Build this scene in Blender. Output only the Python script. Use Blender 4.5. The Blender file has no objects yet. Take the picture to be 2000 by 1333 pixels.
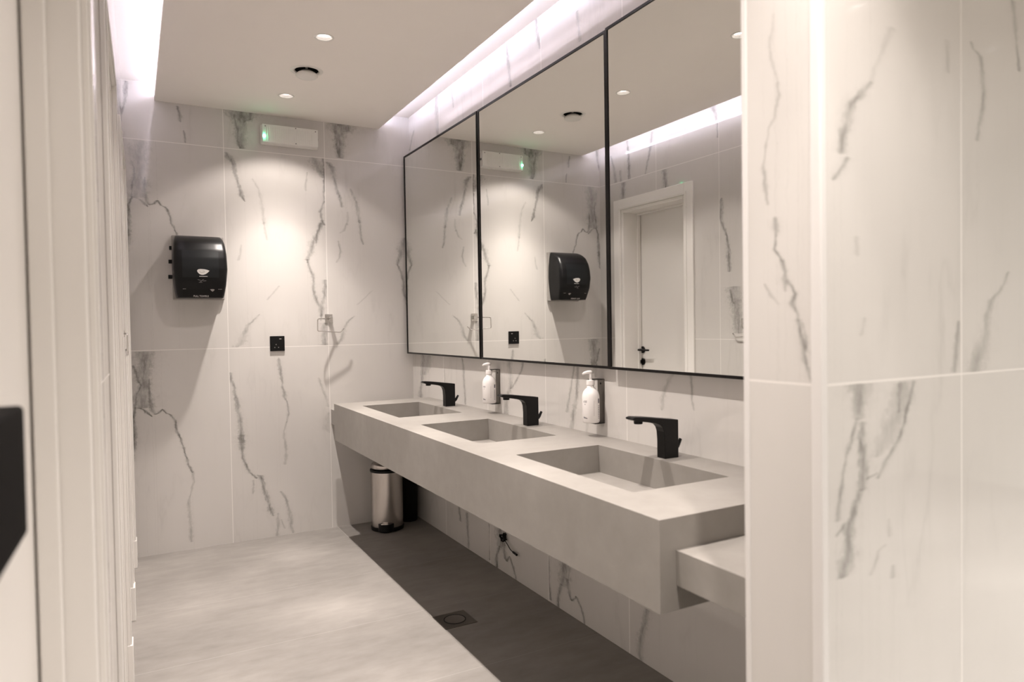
import bpy, bmesh, math, random
from mathutils import Vector, Matrix
C = bpy.context.scene.collection
SC = bpy.context.scene
PI = math.pi
random.seed(4)

# ------------------------------------------------------------------ camera
CAM_F, YAW, PITCH, ROLL, CAM_Z = 1348.58, 0.50162, -0.02205, -0.01582, 1.2892
def cam_axes():
    cy, sy = math.cos(YAW), math.sin(YAW)
    f = Vector((sy*math.cos(PITCH), cy*math.cos(PITCH), math.sin(PITCH)))
    r = Vector((cy, -sy, 0)); u = r.cross(f)
    c, s = math.cos(ROLL), math.sin(ROLL)
    return r*c + u*s, u*c - r*s, f
_r, _u, _f = cam_axes()
cam_d = bpy.data.cameras.new('camera'); cam = bpy.data.objects.new('camera', cam_d); C.objects.link(cam)
cam.matrix_world = Matrix(((_r.x, _u.x, -_f.x, 0), (_r.y, _u.y, -_f.y, 0), (_r.z, _u.z, -_f.z, CAM_Z), (0, 0, 0, 1)))
cam_d.sensor_fit = 'HORIZONTAL'; cam_d.sensor_width = 36.0; cam_d.lens = 36.0*CAM_F/2000
cam_d.clip_start = 0.01
cam_d.dof.use_dof = True; cam_d.dof.focus_distance = 3.4; cam_d.dof.aperture_fstop = 2.8
SC.camera = cam

# ------------------------------------------------------------------ world, exposure, light levels
world = bpy.data.worlds.new('world'); SC.world = world; world.use_nodes = True
world.node_tree.nodes['Background'].inputs[0].default_value = (1.0, 0.96, 0.92, 1)
world.node_tree.nodes['Background'].inputs[1].default_value = 0.0
SC.view_settings.view_transform = 'Standard'; SC.view_settings.look = 'None'
SC.view_settings.gamma = 1.0; SC.view_settings.use_curve_mapping = False
SC.view_settings.exposure = 0.27
SPOT_W, SPOT_COL = 135.0, (1.0, 0.905, 0.84)
LED_STRENGTH, LED_COL = 19.0, (0.82, 0.80, 1.0)
try:
    SC.cycles.use_denoising = True
    SC.cycles.max_bounces = 10; SC.cycles.diffuse_bounces = 6; SC.cycles.glossy_bounces = 6
    SC.cycles.sample_clamp_indirect = 6.0
except Exception: pass

# ------------------------------------------------------------------ measured room
YB, XW, XL = 4.464, 1.672, -0.026          # back wall, right wall, left wall at the back corner
ZJ1, ZJ2, ZS, ZC = 1.181, 2.381, 2.611, 2.711
SX0, SX1 = 0.139, 1.462                    # dropped slab
XP, YP0, YP1 = 1.005, 0.761, 0.925         # pier at the near end
LW_ROT = 0.0127                            # the left wall is not quite parallel
YR, XE = -1.95, 5.85

VEINS = {
'back': [
 (0.3, [(0.041,2.051,0.0254), (0.045,2.124,0.0315), (0.054,2.192,0.0208), (0.051,2.260,0.0269), (0.058,2.375,0.0278)]),
 (0.35, [(0.009,2.053,0.0032), (0.013,2.126,0.0032), (0.031,2.185,0.0033), (0.016,2.256,0.0032)]),
 (0.5, [(-0.033,1.720,0.0036), (-0.021,1.741,0.0055), (-0.013,1.808,0.0100), (-0.011,1.891,0.0110), (-0.005,1.954,0.0064), (-0.006,1.995,0.0063), (0.011,2.054,0.0041)]),
 (0.45, [(0.091,2.002,0.0028), (0.070,2.024,0.0074), (0.050,2.043,0.0055), (0.030,2.048,0.0041), (0.011,2.051,0.0036)]),
 (0.4, [(0.100,2.014,0.0042), (0.083,2.043,0.0065), (0.074,2.084,0.0074), (0.079,2.168,0.0037)]),
 (0.5, [(0.100,2.013,0.0066), (0.122,2.021,0.0066), (0.141,2.040,0.0047)]),
 (0.5, [(0.236,1.847,0.0029), (0.232,1.862,0.0043), (0.218,1.899,0.0034), (0.208,1.914,0.0048), (0.207,1.946,0.0044), (0.187,1.998,0.0043), (0.169,2.011,0.0057), (0.157,2.014,0.0048), (0.141,2.041,0.0043)]),
 (0.36, [(0.043,0.852,0.0312), (0.040,0.906,0.0353), (0.049,0.980,0.0232), (0.043,1.038,0.0221), (0.052,1.094,0.0242), (0.054,1.174,0.0313)]),
 (0.4, [(0.001,0.858,0.0040), (0.010,0.931,0.0040), (0.031,0.981,0.0040), (0.017,1.016,0.0040), (0.006,1.062,0.0040), (-0.006,1.097,0.0045)]),
 (0.55, [(-0.035,0.491,0.0025), (-0.032,0.514,0.0044), (-0.018,0.586,0.0074), (-0.014,0.660,0.0120), (-0.009,0.745,0.0080), (-0.011,0.796,0.0069), (0.001,0.858,0.0045)]),
 (0.55, [(0.085,0.800,0.0026), (0.058,0.825,0.0081), (0.041,0.843,0.0051), (0.028,0.851,0.0045), (0.018,0.854,0.0040)]),
 (0.4, [(0.098,0.812,0.0050), (0.083,0.835,0.0071), (0.077,0.881,0.0061), (0.075,0.950,0.0045), (0.075,1.019,0.0030)]),
 (0.55, [(0.098,0.812,0.0061), (0.114,0.816,0.0061), (0.137,0.838,0.0047)]),
 (0.5, [(0.286,0.454,0.0027), (0.265,0.503,0.0048), (0.263,0.521,0.0053), (0.249,0.576,0.0021), (0.244,0.606,0.0053), (0.234,0.636,0.0032), (0.229,0.660,0.0047), (0.209,0.706,0.0052), (0.205,0.732,0.0041), (0.201,0.768,0.0041), (0.178,0.804,0.0052), (0.156,0.815,0.0052), (0.137,0.839,0.0041)]),
 (0.22, [(0.272,0.045,0.0059), (0.269,0.133,0.0069), (0.268,0.204,0.0068), (0.260,0.277,0.0059), (0.276,0.329,0.0030), (0.294,0.398,0.0034), (0.289,0.442,0.0044), (0.280,0.487,0.0029)]),
 (0.4, [(0.270,2.506,0.0047), (0.268,2.541,0.0074), (0.263,2.567,0.0040), (0.257,2.595,0.0047)]),
 (0.35, [(0.294,2.389,0.0027), (0.292,2.429,0.0041), (0.287,2.459,0.0027)]),
 (0.4, [(-0.039,2.490,0.0043), (-0.024,2.534,0.0050), (-0.005,2.614,0.0056), (-0.002,2.700,0.0087)]),
 (0.42, [(0.604,2.389,0.0105), (0.598,2.444,0.0211), (0.600,2.500,0.0231), (0.603,2.550,0.0252), (0.609,2.584,0.0528), (0.610,2.623,0.0555)]),
 (0.4, [(0.594,2.388,0.0042), (0.582,2.431,0.0047), (0.583,2.498,0.0047), (0.569,2.557,0.0046), (0.565,2.589,0.0031)]),
 (0.35, [(0.620,2.546,0.0032), (0.626,2.558,0.0053), (0.656,2.568,0.0075), (0.659,2.618,0.0053)]),
 (0.42, [(0.613,2.070,0.0031), (0.595,2.105,0.0084), (0.581,2.165,0.0063), (0.559,2.235,0.0072), (0.558,2.279,0.0083), (0.548,2.306,0.0125), (0.528,2.331,0.0155), (0.513,2.357,0.0052)]),
 (0.15, [(0.720,1.940,0.0064), (0.713,2.052,0.0065), (0.697,2.147,0.0048), (0.661,2.211,0.0043)]),
 (0.35, [(1.085,2.254,0.0059), (1.058,2.328,0.0292), (1.030,2.377,0.0127)]),
 (0.45, [(1.093,2.102,0.0041), (1.090,2.149,0.0029), (1.095,2.238,0.0053), (1.100,2.326,0.0058), (1.088,2.384,0.0047)]),
 (0.35, [(1.091,1.953,0.0053), (1.076,1.978,0.0047), (1.066,2.036,0.0053), (1.091,2.102,0.0041)]),
 (0.2, [(0.979,2.164,0.0029), (0.977,2.198,0.0046), (0.988,2.280,0.0028)]),
 (0.32, [(0.978,1.727,0.0074), (1.000,1.778,0.0125), (1.020,1.843,0.0138), (1.056,1.914,0.0082), (1.077,1.985,0.0076)]),
 (0.3, [(1.037,1.837,0.0050), (1.046,1.895,0.0057), (1.067,1.965,0.0038)]),
 (0.38, [(1.057,1.369,0.0063), (1.058,1.424,0.0082), (1.028,1.474,0.0076), (1.010,1.538,0.0056), (1.015,1.614,0.0062), (0.994,1.671,0.0057), (0.977,1.730,0.0056)]),
 (0.3, [(1.056,1.341,0.0038), (1.063,1.379,0.0064), (1.066,1.436,0.0083), (1.086,1.539,0.0090), (1.087,1.603,0.0089)]),
 (0.3, [(1.078,1.180,0.0127), (1.080,1.276,0.0140), (1.081,1.327,0.0127)]),
 (0.15, [(0.730,1.473,0.0035), (0.772,1.520,0.0048), (0.803,1.560,0.0042)]),
 (0.27, [(0.547,1.186,0.0125), (0.570,1.206,0.0148), (0.592,1.260,0.0103), (0.610,1.315,0.0080), (0.645,1.345,0.0052), (0.681,1.384,0.0041)]),
 (0.17, [(0.739,1.842,0.0035), (0.730,1.885,0.0047), (0.720,1.952,0.0047)]),
 (0.17, [(0.568,1.711,0.0057), (0.585,1.751,0.0046), (0.590,1.805,0.0035)]),
 (0.42, [(1.203,2.392,0.0132), (1.198,2.436,0.0192), (1.200,2.490,0.0228), (1.203,2.549,0.0271), (1.211,2.574,0.0482), (1.210,2.624,0.0544)]),
 (0.38, [(1.200,2.395,0.0048), (1.183,2.441,0.0054), (1.181,2.511,0.0054), (1.165,2.598,0.0053)]),
 (0.35, [(1.224,2.564,0.0049), (1.255,2.573,0.0085), (1.262,2.622,0.0055)]),
 (0.36, [(1.208,2.075,0.0060), (1.189,2.157,0.0084), (1.169,2.220,0.0071), (1.158,2.273,0.0083), (1.142,2.330,0.0142), (1.119,2.357,0.0129)]),
 (0.25, [(1.321,1.980,0.0056), (1.310,2.052,0.0099), (1.300,2.117,0.0055), (1.265,2.199,0.0049)]),
 (0.15, [(1.237,1.962,0.0061), (1.243,2.047,0.0048)]),
 (0.3, [(1.342,1.840,0.0034), (1.331,1.876,0.0053), (1.325,1.921,0.0061), (1.319,2.000,0.0047)]),
 (0.22, [(1.190,1.908,0.0039), (1.213,1.922,0.0059), (1.234,1.975,0.0039)]),
 (0.25, [(1.163,1.717,0.0039), (1.184,1.753,0.0039), (1.191,1.792,0.0046), (1.179,1.856,0.0045)]),
 (0.36, [(1.573,1.712,0.0064), (1.590,1.753,0.0099), (1.617,1.842,0.0199), (1.632,1.897,0.0100)]),
 (0.33, [(1.641,1.443,0.0072), (1.616,1.531,0.0085), (1.615,1.599,0.0064), (1.600,1.666,0.0064), (1.575,1.712,0.0057)]),
 (0.25, [(1.162,1.187,0.0065), (1.189,1.229,0.0092), (1.203,1.287,0.0092), (1.218,1.319,0.0073), (1.237,1.342,0.0059), (1.274,1.370,0.0046)]),
 (0.12, [(1.292,1.443,0.0033), (1.347,1.489,0.0041), (1.395,1.536,0.0034)]),
 (0.42, [(0.563,0.605,0.0114), (0.562,0.635,0.0102), (0.559,0.684,0.0103), (0.558,0.751,0.0080), (0.547,0.795,0.0085), (0.543,0.850,0.0091), (0.530,0.899,0.0057), (0.528,0.947,0.0051), (0.512,0.991,0.0057), (0.505,1.033,0.0056)]),
 (0.35, [(0.827,0.705,0.0024), (0.843,0.766,0.0054), (0.835,0.830,0.0030), (0.819,0.868,0.0061), (0.819,0.893,0.0066), (0.808,0.944,0.0030), (0.804,0.994,0.0060), (0.797,1.038,0.0072), (0.792,1.088,0.0072), (0.791,1.113,0.0029)]),
 (0.2, [(0.815,0.443,0.0060), (0.824,0.542,0.0055), (0.812,0.612,0.0042), (0.812,0.656,0.0048), (0.827,0.705,0.0030)]),
 (0.2, [(1.093,0.786,0.0051), (1.078,0.839,0.0057), (1.053,0.911,0.0057), (1.033,0.976,0.0038)]),
 (0.15, [(1.096,0.618,0.0052), (1.074,0.646,0.0160), (1.082,0.710,0.0128), (1.095,0.748,0.0051)]),
 (0.45, [(0.642,0.376,0.0047), (0.621,0.401,0.0065), (0.605,0.418,0.0070), (0.583,0.472,0.0056), (0.568,0.513,0.0051), (0.565,0.553,0.0065), (0.564,0.588,0.0119), (0.560,0.652,0.0119)]),
 (0.42, [(0.736,0.130,0.0038), (0.720,0.170,0.0106), (0.714,0.196,0.0066), (0.701,0.248,0.0086), (0.684,0.301,0.0076), (0.677,0.362,0.0076), (0.666,0.392,0.0085), (0.649,0.395,0.0047)]),
 (0.28, [(0.620,0.284,0.0028), (0.625,0.323,0.0046), (0.625,0.368,0.0033)]),
 (0.25, [(0.757,0.003,0.0063), (0.764,0.088,0.0062), (0.765,0.144,0.0034)]),
 (0.3, [(0.852,0.006,0.0059), (0.840,0.051,0.0079), (0.836,0.118,0.0088), (0.829,0.170,0.0059), (0.818,0.223,0.0059), (0.785,0.278,0.0043)]),
 (0.2, [(0.802,0.042,0.0035), (0.781,0.101,0.0044)]),
],
'right': [
 (0.38, [(4.337,0.822,0.0287), (4.325,0.873,0.0159), (4.298,0.933,0.0142), (4.288,0.979,0.0219), (4.274,1.038,0.0218), (4.271,1.107,0.0218)]),
 (0.25, [(4.262,0.975,0.0248), (4.213,1.029,0.0484), (4.179,1.104,0.0507)]),
 (0.33, [(3.622,0.839,0.0072), (3.625,0.914,0.0072), (3.637,0.994,0.0084), (3.639,1.055,0.0096), (3.655,1.105,0.0072)]),
 (0.25, [(3.919,0.951,0.0081), (3.925,1.036,0.0068)]),
 (0.3, [(3.128,0.831,0.0151), (3.111,0.926,0.0150), (3.072,0.978,0.0129), (3.068,1.023,0.0147), (3.078,1.067,0.0166), (3.081,1.115,0.0166)]),
 (0.3, [(3.072,0.970,0.0074), (3.044,0.985,0.0072), (2.998,1.027,0.0063), (2.957,1.068,0.0069), (2.942,1.109,0.0069)]),
 (0.28, [(2.554,0.903,0.0069), (2.534,0.974,0.0055), (2.515,1.037,0.0055), (2.493,1.110,0.0047)]),
 (0.32, [(2.518,0.834,0.0103), (2.501,0.908,0.0102), (2.476,0.979,0.0087), (2.469,1.040,0.0086), (2.466,1.107,0.0079)]),
 (0.2, [(2.334,1.072,0.0068), (2.340,1.120,0.0096)]),
 (0.2, [(1.928,0.975,0.0047), (1.922,1.025,0.0073), (1.903,1.062,0.0082), (1.869,1.109,0.0081)]),
 (0.27, [(1.764,0.991,0.0023), (1.772,1.024,0.0038), (1.772,1.061,0.0038), (1.779,1.107,0.0047)]),
 (0.18, [(2.406,0.828,0.0050), (2.398,0.871,0.0064)]),
 (0.2, [(4.535,2.613,0.0211), (4.532,2.670,0.0359), (4.513,2.733,0.0416)]),
 (0.3, [(4.447,2.488,0.0087), (4.408,2.551,0.0087), (4.362,2.601,0.0071)]),
 (0.35, [(3.955,2.460,0.0144), (3.959,2.498,0.0156), (3.968,2.576,0.0169), (3.978,2.663,0.0169), (3.961,2.724,0.0192)]),
 (0.3, [(3.715,2.570,0.0066), (3.731,2.646,0.0076), (3.752,2.720,0.0067)]),
 (0.35, [(3.021,2.476,0.0081), (3.034,2.541,0.0093), (3.045,2.623,0.0105), (3.060,2.712,0.0082)]),
 (0.35, [(2.734,2.562,0.0069), (2.762,2.644,0.0110), (2.775,2.727,0.0101)]),
 (0.35, [(2.415,2.478,0.0066), (2.423,2.545,0.0074), (2.435,2.611,0.0050)]),
 (0.4, [(3.718,0.136,0.0082), (3.735,0.218,0.0104)]),
 (0.35, [(3.610,0.004,0.0078), (3.619,0.102,0.0099), (3.625,0.209,0.0119)]),
 (0.4, [(3.338,0.016,0.0069), (3.328,0.098,0.0069), (3.331,0.214,0.0086)]),
 (0.4, [(3.220,0.119,0.0164), (3.207,0.169,0.0356), (3.205,0.222,0.0357)]),
 (0.55, [(3.255,-0.029,0.0100), (3.259,0.062,0.0101), (3.220,0.123,0.0082)]),
 (0.4, [(3.142,0.066,0.0064), (3.163,0.075,0.0112), (3.183,0.160,0.0193)]),
 (0.45, [(3.142,0.066,0.0079), (3.123,0.090,0.0078), (3.111,0.101,0.0062)]),
 (0.45, [(3.042,-0.015,0.0060), (3.049,0.013,0.0060), (3.078,0.063,0.0077), (3.111,0.101,0.0062)]),
 (0.42, [(2.713,0.011,0.0064), (2.729,0.100,0.0064), (2.732,0.213,0.0077)]),
 (0.38, [(2.612,0.111,0.0143), (2.596,0.155,0.0283), (2.591,0.228,0.0282)]),
 (0.55, [(2.652,-0.028,0.0073), (2.644,0.061,0.0073), (2.618,0.115,0.0084)]),
 (0.4, [(2.538,0.068,0.0046), (2.549,0.080,0.0070), (2.576,0.155,0.0117)]),
 (0.45, [(2.538,0.068,0.0068), (2.515,0.085,0.0057), (2.503,0.099,0.0045)]),
 (0.45, [(2.434,-0.009,0.0043), (2.444,0.028,0.0054), (2.471,0.069,0.0066), (2.503,0.099,0.0056)]),
 (0.3, [(2.061,-0.011,0.0077), (2.073,0.034,0.0121), (2.063,0.087,0.0119), (2.037,0.153,0.0101), (2.023,0.212,0.0116)]),
],
'left': [
 (0.45, [(4.167,2.378,0.0081), (4.166,2.480,0.0101), (4.169,2.576,0.0081), (4.188,2.675,0.0071)]),
 (0.35, [(3.980,2.383,0.0048), (3.950,2.484,0.0075), (3.915,2.586,0.0102), (3.900,2.673,0.0093)]),
 (0.3, [(4.330,2.387,0.0128), (4.349,2.499,0.0097), (4.391,2.606,0.0065)]),
 (0.25, [(4.266,2.378,0.0083), (4.275,2.470,0.0094)]),
 (0.35, [(3.275,2.477,0.0044), (3.277,2.574,0.0058), (3.295,2.644,0.0103), (3.313,2.687,0.0178)]),
 (0.4, [(4.243,2.249,0.0151), (4.236,2.370,0.0159)]),
 (0.35, [(3.765,2.249,0.0144), (3.777,2.375,0.0161)]),
 (0.4, [(3.184,1.610,0.0090), (3.188,1.679,0.0116), (3.189,1.751,0.0103), (3.201,1.835,0.0059), (3.233,1.907,0.0079), (3.259,1.950,0.0132), (3.251,2.018,0.0145), (3.244,2.085,0.0053)]),
 (0.33, [(3.112,1.220,0.0250), (3.121,1.297,0.0239), (3.127,1.369,0.0252), (3.139,1.417,0.0315), (3.150,1.514,0.0347)]),
 (0.4, [(3.151,1.408,0.0051), (3.167,1.448,0.0051), (3.176,1.496,0.0052)]),
],
'wl': [
 (0.17, [(0.846,1.710,0.0013), (0.850,1.730,0.0013), (0.859,1.754,0.0023), (0.861,1.787,0.0024), (0.856,1.810,0.0019), (0.853,1.833,0.0017)]),
 (0.25, [(0.869,1.500,0.0017), (0.874,1.537,0.0031), (0.878,1.565,0.0028), (0.877,1.593,0.0013), (0.867,1.629,0.0014), (0.854,1.653,0.0017), (0.846,1.683,0.0027), (0.846,1.710,0.0016)]),
 (0.4, [(0.850,1.440,0.0027), (0.851,1.456,0.0046), (0.853,1.474,0.0033)]),
 (0.38, [(0.833,1.343,0.0019), (0.831,1.359,0.0042), (0.833,1.378,0.0033), (0.841,1.403,0.0023), (0.854,1.418,0.0023), (0.851,1.442,0.0016)]),
 (0.4, [(0.805,1.289,0.0019), (0.811,1.305,0.0019), (0.819,1.321,0.0047), (0.812,1.337,0.0022), (0.827,1.362,0.0022)]),
 (0.45, [(0.778,1.185,0.0027), (0.793,1.223,0.0031), (0.796,1.247,0.0040), (0.802,1.271,0.0031), (0.805,1.292,0.0038)]),
 (0.25, [(0.793,1.244,0.0018), (0.790,1.260,0.0018), (0.797,1.286,0.0018)]),
 (0.2, [(0.847,1.320,0.0013), (0.867,1.340,0.0021), (0.877,1.357,0.0020)]),
 (0.2, [(0.766,1.186,0.0018), (0.773,1.216,0.0018), (0.784,1.237,0.0018)]),
],
'wf': [
 (0.13, [(1.140,1.705,0.0045), (1.152,1.732,0.0041), (1.177,1.770,0.0055), (1.201,1.811,0.0066)]),
 (0.33, [(1.059,1.573,0.0059), (1.065,1.601,0.0076), (1.079,1.633,0.0077), (1.087,1.661,0.0070), (1.114,1.680,0.0080), (1.140,1.705,0.0045)]),
 (0.35, [(1.040,1.527,0.0042), (1.060,1.546,0.0051), (1.076,1.567,0.0051)]),
 (0.3, [(1.474,1.642,0.0046), (1.488,1.685,0.0047), (1.499,1.744,0.0053), (1.488,1.810,0.0053), (1.462,1.821,0.0035), (1.454,1.832,0.0045)]),
 (0.32, [(1.635,1.805,0.0045), (1.622,1.863,0.0039), (1.618,1.905,0.0057), (1.607,1.945,0.0063)]),
 (0.15, [(1.376,1.760,0.0043), (1.371,1.820,0.0043)]),
 (0.26, [(1.465,1.183,0.0166), (1.488,1.222,0.0180), (1.507,1.255,0.0125), (1.516,1.295,0.0080), (1.527,1.325,0.0069), (1.562,1.346,0.0053), (1.580,1.365,0.0042), (1.592,1.384,0.0036)]),
 (0.26, [(1.391,1.186,0.0074), (1.405,1.242,0.0064), (1.410,1.284,0.0037)]),
 (0.15, [(1.110,1.263,0.0038), (1.120,1.293,0.0034)]),
 (0.12, [(1.100,1.402,0.0037), (1.100,1.433,0.0042)]),
 (0.35, [(1.104,1.117,0.0076), (1.105,1.149,0.0152), (1.106,1.178,0.0212)]),
 (0.3, [(1.042,0.948,0.0040), (1.051,0.989,0.0032), (1.062,1.041,0.0032), (1.081,1.084,0.0037), (1.099,1.119,0.0034)]),
 (0.42, [(1.109,0.992,0.0060), (1.113,1.019,0.0094), (1.116,1.051,0.0077), (1.107,1.076,0.0067), (1.110,1.111,0.0051)]),
 (0.35, [(1.129,1.010,0.0034), (1.141,1.014,0.0052), (1.155,1.016,0.0044)]),
 (0.36, [(1.056,0.848,0.0107), (1.073,0.880,0.0149), (1.070,0.904,0.0082), (1.075,0.933,0.0091), (1.088,0.960,0.0076), (1.106,0.993,0.0050)]),
 (0.35, [(1.158,1.008,0.0039), (1.177,1.035,0.0053), (1.200,1.053,0.0046), (1.223,1.079,0.0037), (1.234,1.103,0.0038), (1.249,1.139,0.0042), (1.263,1.175,0.0047)]),
 (0.2, [(1.150,1.047,0.0088), (1.182,1.071,0.0203), (1.214,1.122,0.0208), (1.235,1.174,0.0188)]),
 (0.28, [(1.217,1.121,0.0032), (1.221,1.174,0.0037)]),
 (0.35, [(1.041,0.922,0.0032), (1.055,0.933,0.0037), (1.061,0.940,0.0032)]),
 (0.17, [(1.136,0.838,0.0035), (1.158,0.878,0.0040), (1.176,0.884,0.0041)]),
 (0.15, [(1.190,0.898,0.0036), (1.187,0.929,0.0028)]),
 (0.22, [(1.200,0.821,0.0055), (1.198,0.843,0.0045)]),
],
}


# ------------------------------------------------------------------ node helpers
def new_mat(name):
    m = bpy.data.materials.new(name); m.use_nodes = True
    nt = m.node_tree; b = nt.nodes['Principled BSDF']
    return m, nt, b
def N(nt, typ, **kw):
    n = nt.nodes.new(typ)
    for k, v in kw.items(): setattr(n, k, v)
    return n
def setin(nt, sock, v):
    if isinstance(v, bpy.types.NodeSocket): nt.links.new(v, sock)
    else: sock.default_value = v
def M(nt, op, a, b=None, c=None, clamp=False):
    n = N(nt, 'ShaderNodeMath', operation=op, use_clamp=clamp)
    setin(nt, n.inputs[0], a)
    if b is not None: setin(nt, n.inputs[1], b)
    if c is not None: setin(nt, n.inputs[2], c)
    return n.outputs[0]
def mixc(nt, fac, a, b):
    n = N(nt, 'ShaderNodeMix', data_type='RGBA')
    setin(nt, n.inputs[0], fac); setin(nt, n.inputs[6], a); setin(nt, n.inputs[7], b)
    return n.outputs[2]
def noise(nt, vec, scale, detail=3.0, rough=0.5):
    n = N(nt, 'ShaderNodeTexNoise'); setin(nt, n.inputs['Vector'], vec)
    n.inputs['Scale'].default_value = scale; n.inputs['Detail'].default_value = detail; n.inputs['Roughness'].default_value = rough
    return n.outputs[0]
def vscale(nt, vec, s):
    n = N(nt, 'ShaderNodeVectorMath', operation='MULTIPLY'); setin(nt, n.inputs[0], vec); n.inputs[1].default_value = s
    return n.outputs[0]
def simple(name, col, rough=0.5, metal=0.0, spec=0.5, emit=None, estr=0.0, bump=None, aniso=None, trans=0.0, coat=0.0, vary=0.0):
    m, nt, b = new_mat(name)
    b.inputs['Base Color'].default_value = (*col, 1); b.inputs['Roughness'].default_value = rough
    b.inputs['Metallic'].default_value = metal; b.inputs['Specular IOR Level'].default_value = spec
    if emit: b.inputs['Emission Color'].default_value = (*emit, 1); b.inputs['Emission Strength'].default_value = estr
    if trans: b.inputs['Transmission Weight'].default_value = trans
    if coat: b.inputs['Coat Weight'].default_value = coat; b.inputs['Coat Roughness'].default_value = 0.05
    geo = N(nt, 'ShaderNodeNewGeometry')
    if bump:
        f = noise(nt, vscale(nt, geo.outputs['Position'], bump[2] if len(bump) > 2 else (1, 1, 1)), bump[0])
        bp = N(nt, 'ShaderNodeBump'); bp.inputs['Strength'].default_value = bump[1]; bp.inputs['Distance'].default_value = 0.002
        nt.links.new(f, bp.inputs['Height']); nt.links.new(bp.outputs[0], b.inputs['Normal'])
    if vary:
        f = noise(nt, geo.outputs['Position'], 7.0)
        d = tuple(max(0, c*(1-vary)) for c in col)
        nt.links.new(mixc(nt, f, (*d, 1), (*[min(1, c*(1+vary)) for c in col], 1)), b.inputs['Base Color'])
    return m

TILE_COL, GROUT_COL, VEIN_COL = (0.64, 0.618, 0.595, 1), (0.80, 0.77, 0.74, 1), (0.115, 0.112, 0.100, 1)
def marble(name, axis, veins, u_joint, u_size=0.6, z_joint=ZJ1, z_size=1.2, local=False, rough=0.055):
    """polished marble-print tile; every vein is a float curve u(z) with its own width curve"""
    m, nt, b = new_mat(name)
    if local: pos = N(nt, 'ShaderNodeTexCoord').outputs['Object']
    else: pos = N(nt, 'ShaderNodeNewGeometry').outputs['Position']
    sep = N(nt, 'ShaderNodeSeparateXYZ'); nt.links.new(pos, sep.inputs[0])
    u, z = sep.outputs[axis], sep.outputs[2]
    n1 = M(nt, 'SUBTRACT', noise(nt, pos, 34.0, 4.0, 0.65), 0.5)
    n2 = M(nt, 'SUBTRACT', noise(nt, vscale(nt, pos, (1.0, 1.0, 0.6)), 9.0, 3.0), 0.5)
    uj = M(nt, 'ADD', u, M(nt, 'MULTIPLY_ADD', n1, 0.016, M(nt, 'MULTIPLY', n2, 0.010)))
    brk = noise(nt, vscale(nt, pos, (1.0, 1.0, 0.40)), 52.0, 4.0, 0.65)
    brk = M(nt, 'MULTIPLY_ADD', brk, 2.6, -0.55, clamp=True)
    wmod = M(nt, 'MULTIPLY_ADD', noise(nt, pos, 46.0, 4.0, 0.7), 2.9, -0.35)
    wmod = M(nt, 'MAXIMUM', wmod, 0.15)
    along = M(nt, 'MULTIPLY_ADD', noise(nt, vscale(nt, pos, (0.6, 0.6, 1.0)), 13.0, 3.0), 2.6, -0.45, clamp=True)
    brk = M(nt, 'MULTIPLY', brk, M(nt, 'MULTIPLY_ADD', along, 0.75, 0.35))
    total = None
    for st, pts in veins:
        us = [p[0] for p in pts]; zs = [p[1] for p in pts]; ws = [p[2] for p in pts]
        u0, u1 = min(us)-0.004, max(us)+0.004; z0, z1 = zs[0]-0.002, zs[-1]+0.002
        wm = max(ws)
        mr = N(nt, 'ShaderNodeMapRange'); nt.links.new(z, mr.inputs[0])
        for i, v in ((1, z0), (2, z1), (3, 0.0), (4, 1.0)): mr.inputs[i].default_value = v
        t = mr.outputs[0]
        def curve(vals):
            fc = N(nt, 'ShaderNodeFloatCurve'); cu = fc.mapping.curves[0]
            vals = sorted(vals)
            cu.points[0].location = vals[0]; cu.points[1].location = vals[-1]
            for a in vals[1:-1]: cu.points.new(*a)
            for p_ in cu.points: p_.handle_type = 'VECTOR'
            fc.mapping.update(); nt.links.new(t, fc.inputs['Value'])
            return fc.outputs[0]
        tn = [(zz-z0)/(z1-z0) for zz in zs]
        cx = [(tn[i], (us[i]-u0)/(u1-u0)) for i in range(len(us))]
        cx = [(0.0, cx[0][1])] + cx + [(1.0, cx[-1][1])]
        cw = [(0.0, 0.0)] + [(tn[i], ws[i]/wm) for i in range(len(ws))] + [(1.0, 0.0)]
        fx = M(nt, 'MULTIPLY_ADD', curve(cx), u1-u0, u0)
        fw = M(nt, 'MULTIPLY_ADD', curve(cw), wm*1.75, 0.00012)
        d = M(nt, 'DIVIDE', M(nt, 'ABSOLUTE', M(nt, 'SUBTRACT', uj, fx)), M(nt, 'MULTIPLY', fw, wmod))
        core = M(nt, 'POWER', M(nt, 'SUBTRACT', 1.0, d, clamp=True), 0.7)
        halo = M(nt, 'POWER', M(nt, 'MULTIPLY_ADD', d, -0.36, 1.0, clamp=True), 2.0)
        v = M(nt, 'MULTIPLY_ADD', M(nt, 'MULTIPLY', core, brk), st*1.55, M(nt, 'MULTIPLY', halo, st*0.42), clamp=True)
        total = v if total is None else M(nt, 'MULTIPLY_ADD', M(nt, 'SUBTRACT', 1.0, total), v, total)
    streak = noise(nt, vscale(nt, pos, (1.0, 1.0, 0.12)), 14.0, 4.0, 0.6)
    cloud = noise(nt, pos, 2.3, 3.0)
    base = mixc(nt, M(nt, 'MULTIPLY_ADD', streak, 0.5, M(nt, 'MULTIPLY', cloud, 0.5)), TILE_COL,
                (TILE_COL[0]*0.93, TILE_COL[1]*0.925, TILE_COL[2]*0.915, 1))
    ridge = noise(nt, vscale(nt, pos, (1.0, 1.0, 0.22)), 5.5, 5.0, 0.55)
    ridge = M(nt, 'POWER', M(nt, 'SUBTRACT', 1.0, M(nt, 'MULTIPLY', M(nt, 'ABSOLUTE', M(nt, 'SUBTRACT', ridge, 0.5)), 2.0), clamp=True), 26.0)
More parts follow.
